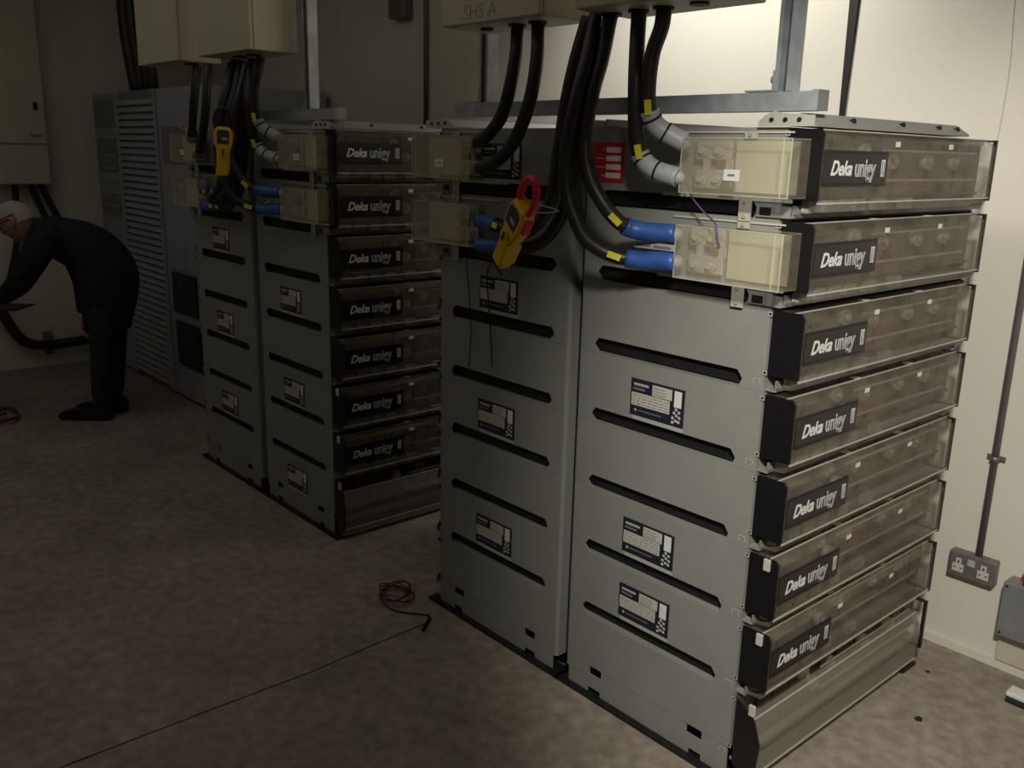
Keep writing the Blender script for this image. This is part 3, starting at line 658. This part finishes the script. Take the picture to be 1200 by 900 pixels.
b.box(-0.485, -0.465, 0.0, 0.029, 0.02, 1.94, 'louvre'); b.box(0.19, 0.23, -0.006, 0.029, 0.02, 1.94, 'louvre', bev=0.003)
b.box(-0.465, 0.19, 0.018, 0.029, 0.02, 1.94, 'steelgrey')
n = 42
for k in range(n):
    z_ = 0.05+k*(1.85/n)
    b.prism([(-0.004, z_), (0.0, z_), (0.018, z_+0.030), (0.014, z_+0.032)], 'x', -0.465, 0.19, 'louvre')
obj('louvred_door', b, None, r)
b = MB(); b.box(0.245, 0.94, 0.002, 0.029, 0.02, 1.94, 'louvre', bev=0.003); b.box(0.233, 0.242, 0.01, 0.03, 0.02, 1.94, 'dark')
b.box(0.30, 0.86, -0.002, 0.002, 1.50, 1.72, 'steelgrey'); b.box(0.30, 0.86, -0.004, 0.002, 0.855, 1.10, 'louvre'); obj('right_door', b, None, r)
obj('display', MB().box(0.33, 0.70, -0.012, 0.001, 0.58, 0.835, 'plate', bev=0.003).box(0.45, 0.46, -0.014, -0.012, 0.76, 0.77, 'greysleeve').box(0.52, 0.535, -0.014, -0.012, 0.60, 0.605, 'greysleeve'), None, r)
obj('display', MB().box(0.35, 0.72, -0.012, 0.001, 0.24, 0.525, 'plate', bev=0.003), None, r)
obj('indicator', MB().box(0.57, 0.60, -0.016, -0.003, 1.35, 1.39, 'white', bev=0.002), None, r)
# dark riser cables above the cabinet
for x0, x1, rr, d in ((-5.30, -5.22, 0.045, 'leftmost and thickest of four'), (-5.17, -5.12, 0.04, 'second from the left of four'), (-5.05, -5.00, 0.03, 'third from the left of four'), (-4.95, -4.91, 0.03, 'rightmost of four')):
    P = smooth_path([(x0, 0.42, 3.09), (x0+0.01, 0.42, 2.6), (x0+0.03, 0.42, 2.3), (x1, 0.44, 1.96)]); loc = P[0]
    tag(obj('riser_cable', MB().tube([p-loc for p in P], rr, 'cable', 12), None, None, loc), 'Dim black riser cable dropping onto the louvred cabinet, ' + d, 'cable', 'riser cables onto the louvred cabinet')

# pipe and small fittings on the wall between the two pairs
r = thing('wall_conduit', 'Dim vertical conduit on the wall in the gap between the two pairs of stacks', 'pipe', (-2.955, YW-0.014, 1.75))
obj('pipe', MB().cyl((0, 0, 0), (0, 0, 1.34), 0.013, 'conduit', 12), None, r)
obj('base_clip', MB().box(-0.04, 0.05, -0.008, 0.0135, -0.015, -0.001, 'dark', bev=0.002), None, r)
tag(obj('wall_fitting', MB().box(-3.24, -3.09, YW-0.06, YW-0.001, 2.30, 2.62, 'conduit', bev=0.006)), 'Dim dark box high on the wall in the gap between the pairs', 'box')

# ------------------------------------------------------------------ left end wall: panel and its cables
r = thing('distribution_panel', 'Dim cream panel on the far wall above the bending man', 'panel', (XL, -0.45, 1.32))
obj('enclosure', MB().box(0.001, 0.14, -0.50, 0.48, 0, 1.45, 'cream', bev=0.005), None, r)
obj('lower_cover', MB().box(0.14, 0.152, -0.49, 0.475, 0.004, 0.262, 'cream', bev=0.003), None, r)
obj('door', MB().box(0.14, 0.155, -0.49, 0.475, 0.275, 1.44, 'cream', bev=0.003), None, r)
obj('handle', MB().box(0.155, 0.175, 0.37, 0.44, 0.33, 0.345, 'tab', bev=0.003), None, r)
obj('lock', MB().box(0.155, 0.170, 0.405, 0.43, 0.50, 0.55, 'dark', bev=0.003), None, r)
for k, (pts, d) in enumerate(((((-5.93, -0.19, 1.315), (-5.93, -0.20, 1.15), (-5.94, -0.22, 0.9), (-5.93, -0.34, 0.5)), 'behind his head'),
        (((-5.93, -0.09, 1.315), (-5.93, -0.06, 1.22), (-5.93, 0.0, 1.05), (-5.93, 0.10, 0.85)), 'left of the pair bending right'),
        (((-5.93, -0.03, 1.315), (-5.93, 0.02, 1.20), (-5.93, 0.08, 1.05), (-5.93, 0.16, 0.85)), 'right of the pair bending right'))):
    P = smooth_path(pts); loc = P[0]
    tag(obj('panel_cable', MB().tube([p-loc for p in P], 0.022, 'cable', 10), None, None, loc), 'Black cable below the dim cream panel, ' + d, 'cable', 'cables below the cream panel')
P = smooth_path([(-5.93, -0.38, 0.48), (-5.92, -0.34, 0.38), (-5.92, -0.28, 0.26), (-5.92, -0.20, 0.19), (-5.92, -0.08, 0.17), (-5.92, 0.10, 0.175), (-5.92, 0.32, 0.19)]); loc = P[0]
tag(obj('trunk_cable', MB().tube([p-loc for p in P], 0.036, 'cable', 12), None, None, loc), 'Thick black cable sagging along the foot of the far wall behind the man', 'cable')
tag(obj('cable_clamp', MB().box(XL+0.001, XL+0.035, -0.10, -0.04, 0.09, 0.26, 'steelgrey', bev=0.003)), 'Small grey clamp holding the thick cable at the foot of the far wall', 'clamp')

# ------------------------------------------------------------------ the man
U = Vector((0.664, 0.748, 0)); V = Vector((-0.748, 0.664, 0)); O = Vector((-4.5, -0.25, 0))
man = thing('person', 'Person in navy jacket and trousers with pale hair, bending forward at the left', 'person', O)
man.rotation_euler = (0, 0, math.atan2(0.748, 0.664))   # local x = picture right, y = away, z = up
def skin(name, verts, edges, m, parent=man, sub=2, root=0):
    me = bpy.data.meshes.new(name); me.from_pydata([v[:3] for v in verts], edges, []); o = bpy.data.objects.new(name, me); C.objects.link(o)
    md = o.modifiers.new('s', 'SKIN'); md.use_smooth_shade = True; md.branch_smoothing = 0.6
    for i, v in enumerate(verts):
        sv = me.skin_vertices[0].data[i]; rr = v[3]; sv.radius = (rr, rr) if not isinstance(rr, tuple) else rr; sv.use_root = (i == root)
    o.modifiers.new('u', 'SUBSURF').levels = sub
    dg = bpy.context.evaluated_depsgraph_get(); dg.update()
    nm = bpy.data.meshes.new_from_object(o.evaluated_get(dg)); nm.name = name; bpy.data.objects.remove(o)
    nm.materials.clear(); nm.materials.append(M[m])
    for p in nm.polygons: p.use_smooth = True
    return link(name, nm, parent)
# body: one continuous surface from crown to shoes
bv = [(0.18, 0, 0.84, 0.12), (0.12, 0, 0.95, 0.12), (0.02, 0, 1.03, 0.12), (-0.10, 0, 1.09, 0.12), (-0.20, 0, 1.095, 0.062), (-0.255, 0, 1.11, 0.058),
      (0.18, -0.08, 0.74, 0.09), (0.150, -0.08, 0.43, 0.070), (0.115, -0.08, 0.095, 0.056), (0.18, 0.09, 0.74, 0.09), (0.155, 0.09, 0.44, 0.070), (0.125, 0.09, 0.095, 0.056),
      (-0.10, -0.17, 1.05, 0.075), (-0.20, -0.22, 0.84, 0.052), (-0.40, -0.14, 0.725, 0.034),
      (-0.10, 0.17, 1.05, 0.075), (-0.06, 0.22, 0.78, 0.052), (0.02, 0.05, 0.60, 0.036)]
be = [(0, 1), (1, 2), (2, 3), (3, 4), (4, 5), (0, 6), (6, 7), (7, 8), (0, 9), (9, 10), (10, 11), (3, 12), (12, 13), (13, 14), (3, 15), (15, 16), (16, 17)]
skin('body', bv, be, 'trousers')
# head with face, turned down to the left
def head():
    bm = bmesh.new(); bmesh.ops.create_uvsphere(bm, u_segments=28, v_segments=20, radius=1)
    for v in bm.verts:
        x_, y_, z_ = v.co
        sx = 0.098; sz = 0.118; sy = 0.078
        if z_ < 0: sx *= 1-0.18*(-z_); sy *= 1-0.30*(-z_)
        nx = x_*sx; ny = y_*sy; nz_ = z_*sz
        if x_ < -0.4: # face side
            if abs(y_) < 0.22 and -0.35 < z_ < 0.10: nx -= 0.022*(1-abs(y_)/0.22)*(1-abs(z_+0.15)/0.25 if abs(z_+0.15) < 0.25 else 0)
            if 0.02 < z_ < 0.22 and 0.2 < abs(y_) < 0.6: nx += 0.008
            if z_ < -0.75: nx -= 0.014
            if -0.62 < z_ < -0.5 and abs(y_) < 0.35: nx += 0.004
        v.co = (nx, ny, nz_)
    for f in bm.faces: f.smooth = True
    me = bpy.data.meshes.new('head'); bm.to_mesh(me); bm.free(); me.materials.append(M['skin']); return me
hd = link('head', head(), man, (-0.315, 0, 1.155)); hd.rotation_euler = (0, -0.45, 0)
def hairm():
    bm = bmesh.new(); bmesh.ops.create_uvsphere(bm, u_segments=28, v_segments=20, radius=1)
    for v in bm.verts: v.co = (v.co.x*0.104+0.004, v.co.y*0.084, v.co.z*0.122+0.004)
    dead = [v for v in bm.verts if v.co.z < 0.035 and v.co.x < 0.03 or v.co.z < -0.03]
    bmesh.ops.delete(bm, geom=dead, context='VERTS')
    for f in bm.faces: f.smooth = True
    me = bpy.data.meshes.new('hair'); bm.to_mesh(me); bm.free(); me.materials.append(M['hair']); return me
link('hair', hairm(), hd)
for s in (-1, 1):
    obj('ear', MB().tube(smooth_path([(0.012, s*0.078, 0.022), (0.026, s*0.086, 0.018), (0.026, s*0.086, -0.010), (0.012, s*0.080, -0.026)], 4), 0.009, 'skin', 8), None, hd)
obj('glasses', MB().ring((-0.098, -0.032, 0.018), 'x', 0.022, 0.003, 'dark').ring((-0.098, 0.032, 0.018), 'x', 0.022, 0.003, 'dark').tube([(-0.098, -0.054, 0.02), (-0.04, -0.079, 0.022), (0.012, -0.084, 0.022)], 0.003, 'dark', 6).tube([(-0.098, 0.054, 0.02), (-0.04, 0.079, 0.022), (0.012, 0.084, 0.022)], 0.003, 'dark', 6), None, hd)
# jacket: torso and sleeves
jb = MB()
def loft(pts, sv=1.0):
    P = smooth_path([p[:3] for p in pts], 6); R = [q.x for q in smooth_path([(p[3], 0, 0) for p in pts], 6)]
    m_ = MB().tube(P, 1.0, 'jacket', 20, True, True, taper=R)
    cy = P[0].y
    me_ = m_.mesh('t')
    if sv != 1.0:
        for v in me_.vertices: v.co.y *= sv
    return me_
parts_ = [loft([(-0.205, 0, 1.105, 0.062), (-0.175, 0, 1.108, 0.085), (-0.13, 0, 1.095, 0.108), (-0.04, 0, 1.06, 0.133), (0.05, 0, 1.025, 0.150), (0.135, 0, 0.965, 0.163), (0.185, 0, 0.87, 0.172), (0.185, 0, 0.77, 0.165), (0.170, 0, 0.66, 0.148), (0.160, 0, 0.56, 0.132)], 0.92),
          loft([(-0.06, -0.09, 1.06, 0.085), (-0.10, -0.165, 1.04, 0.085), (-0.155, -0.21, 0.93, 0.074), (-0.215, -0.225, 0.84, 0.066), (-0.29, -0.19, 0.785, 0.056), (-0.36, -0.155, 0.74, 0.046)]),
          loft([(-0.06, 0.09, 1.06, 0.085), (-0.10, 0.165, 1.04, 0.085), (-0.085, 0.21, 0.90, 0.072), (-0.06, 0.21, 0.79, 0.064), (-0.03, 0.14, 0.71, 0.054), (0.005, 0.06, 0.645, 0.046)])]
link('jacket', join_meshes('jacket', parts_), man)
def hand(name, base, direc, upv, closed):
    d = Vector(direc).normalized(); s = d.cross(Vector(upv)).normalized(); u_ = s.cross(d)
    B = Vector(base); vs_ = [(*B, 0.026), (*(B+d*0.045), 0.030), (*(B+d*0.075), 0.026)]; es = [(0, 1), (1, 2)]
    skin(name, [vs_[0], vs_[1], vs_[2]], es, 'skin', man, 1)
    for k, (off, ln) in enumerate(((-0.027, 0.068), (-0.009, 0.078), (0.009, 0.074), (0.026, 0.058))):
        p0 = B+d*0.068+s*off; p1 = p0+d*ln*0.45-u_*0.006; p2 = p1+d*ln*0.28-u_*closed*0.5; p3 = p2+d*ln*0.16-u_*closed
        obj('finger', MB().tube(smooth_path([p0, p1, p2, p3], 3), 0.0085, 'skin', 8), None, man)
    p0 = B+d*0.025-s*0.026; obj('thumb', MB().tube(smooth_path([p0, p0+d*0.025-s*0.022, p0+d*0.052-s*0.026-u_*0.012], 3), 0.010, 'skin', 8), None, man)
hand('hand', (-0.39, -0.135, 0.725), (-1, 0.25, -0.25), (0, 0, 1), 0.012)
hand('hand', (0.025, 0.0, 0.615), (0.1, -0.25, -1), (-1, 0, 0), 0.02)
for (x_, y_) in ((0.10, -0.08), (0.12, 0.09)):
    b = MB(); pr = [(-0.235, 0.0), (0.07, 0.0), (0.075, 0.04), (0.055, 0.105), (-0.03, 0.10), (-0.10, 0.065), (-0.20, 0.05), (-0.24, 0.03)]
    b.prism(pr, 'y', -0.045, 0.045, 'shoe'); bmesh.ops.bevel(b.bm, geom=[e for e in b.bm.edges if e.calc_face_angle(0) > 0.6], offset=0.012, segments=2, affect='EDGES')
    b.map(lambda X_, Y_, Z_, a=x_, c=y_: (X_+a, Y_+c, Z_+0.001)); obj('shoe', b, None, man)
cb = thing('clipboard', 'Dark flat clipboard held out in the bending person\'s hand', 'clipboard', O+U*(-0.43)+V*(-0.10)+Vector((0, 0, 0.672)))
cb.rotation_euler = (0, 0, math.atan2(0.748, 0.664))
obj('board', MB().box(-0.16, 0.17, -0.11, 0.11, 0, 0.006, 'plate', bev=0.001), None, cb)
obj('clip', MB().box(-0.155, -0.12, -0.04, 0.04, 0.006, 0.014, 'steelgrey', bev=0.002), None, cb)
# coloured leads on the floor at the far left
P = smooth_path([(-4.62, -0.74, 0.011), (-4.58, -0.66, 0.03), (-4.68, -0.60, 0.011), (-4.82, -0.60, 0.03), (-4.90, -0.68, 0.011), (-4.78, -0.74, 0.02), (-4.70, -0.66, 0.035)]); loc = P[0]
tag(obj('floor_lead', MB().tube([p-loc for p in P], 0.010, 'redwire', 8), None, None, loc), 'Dim red lead lying on the floor at the left edge', 'lead')
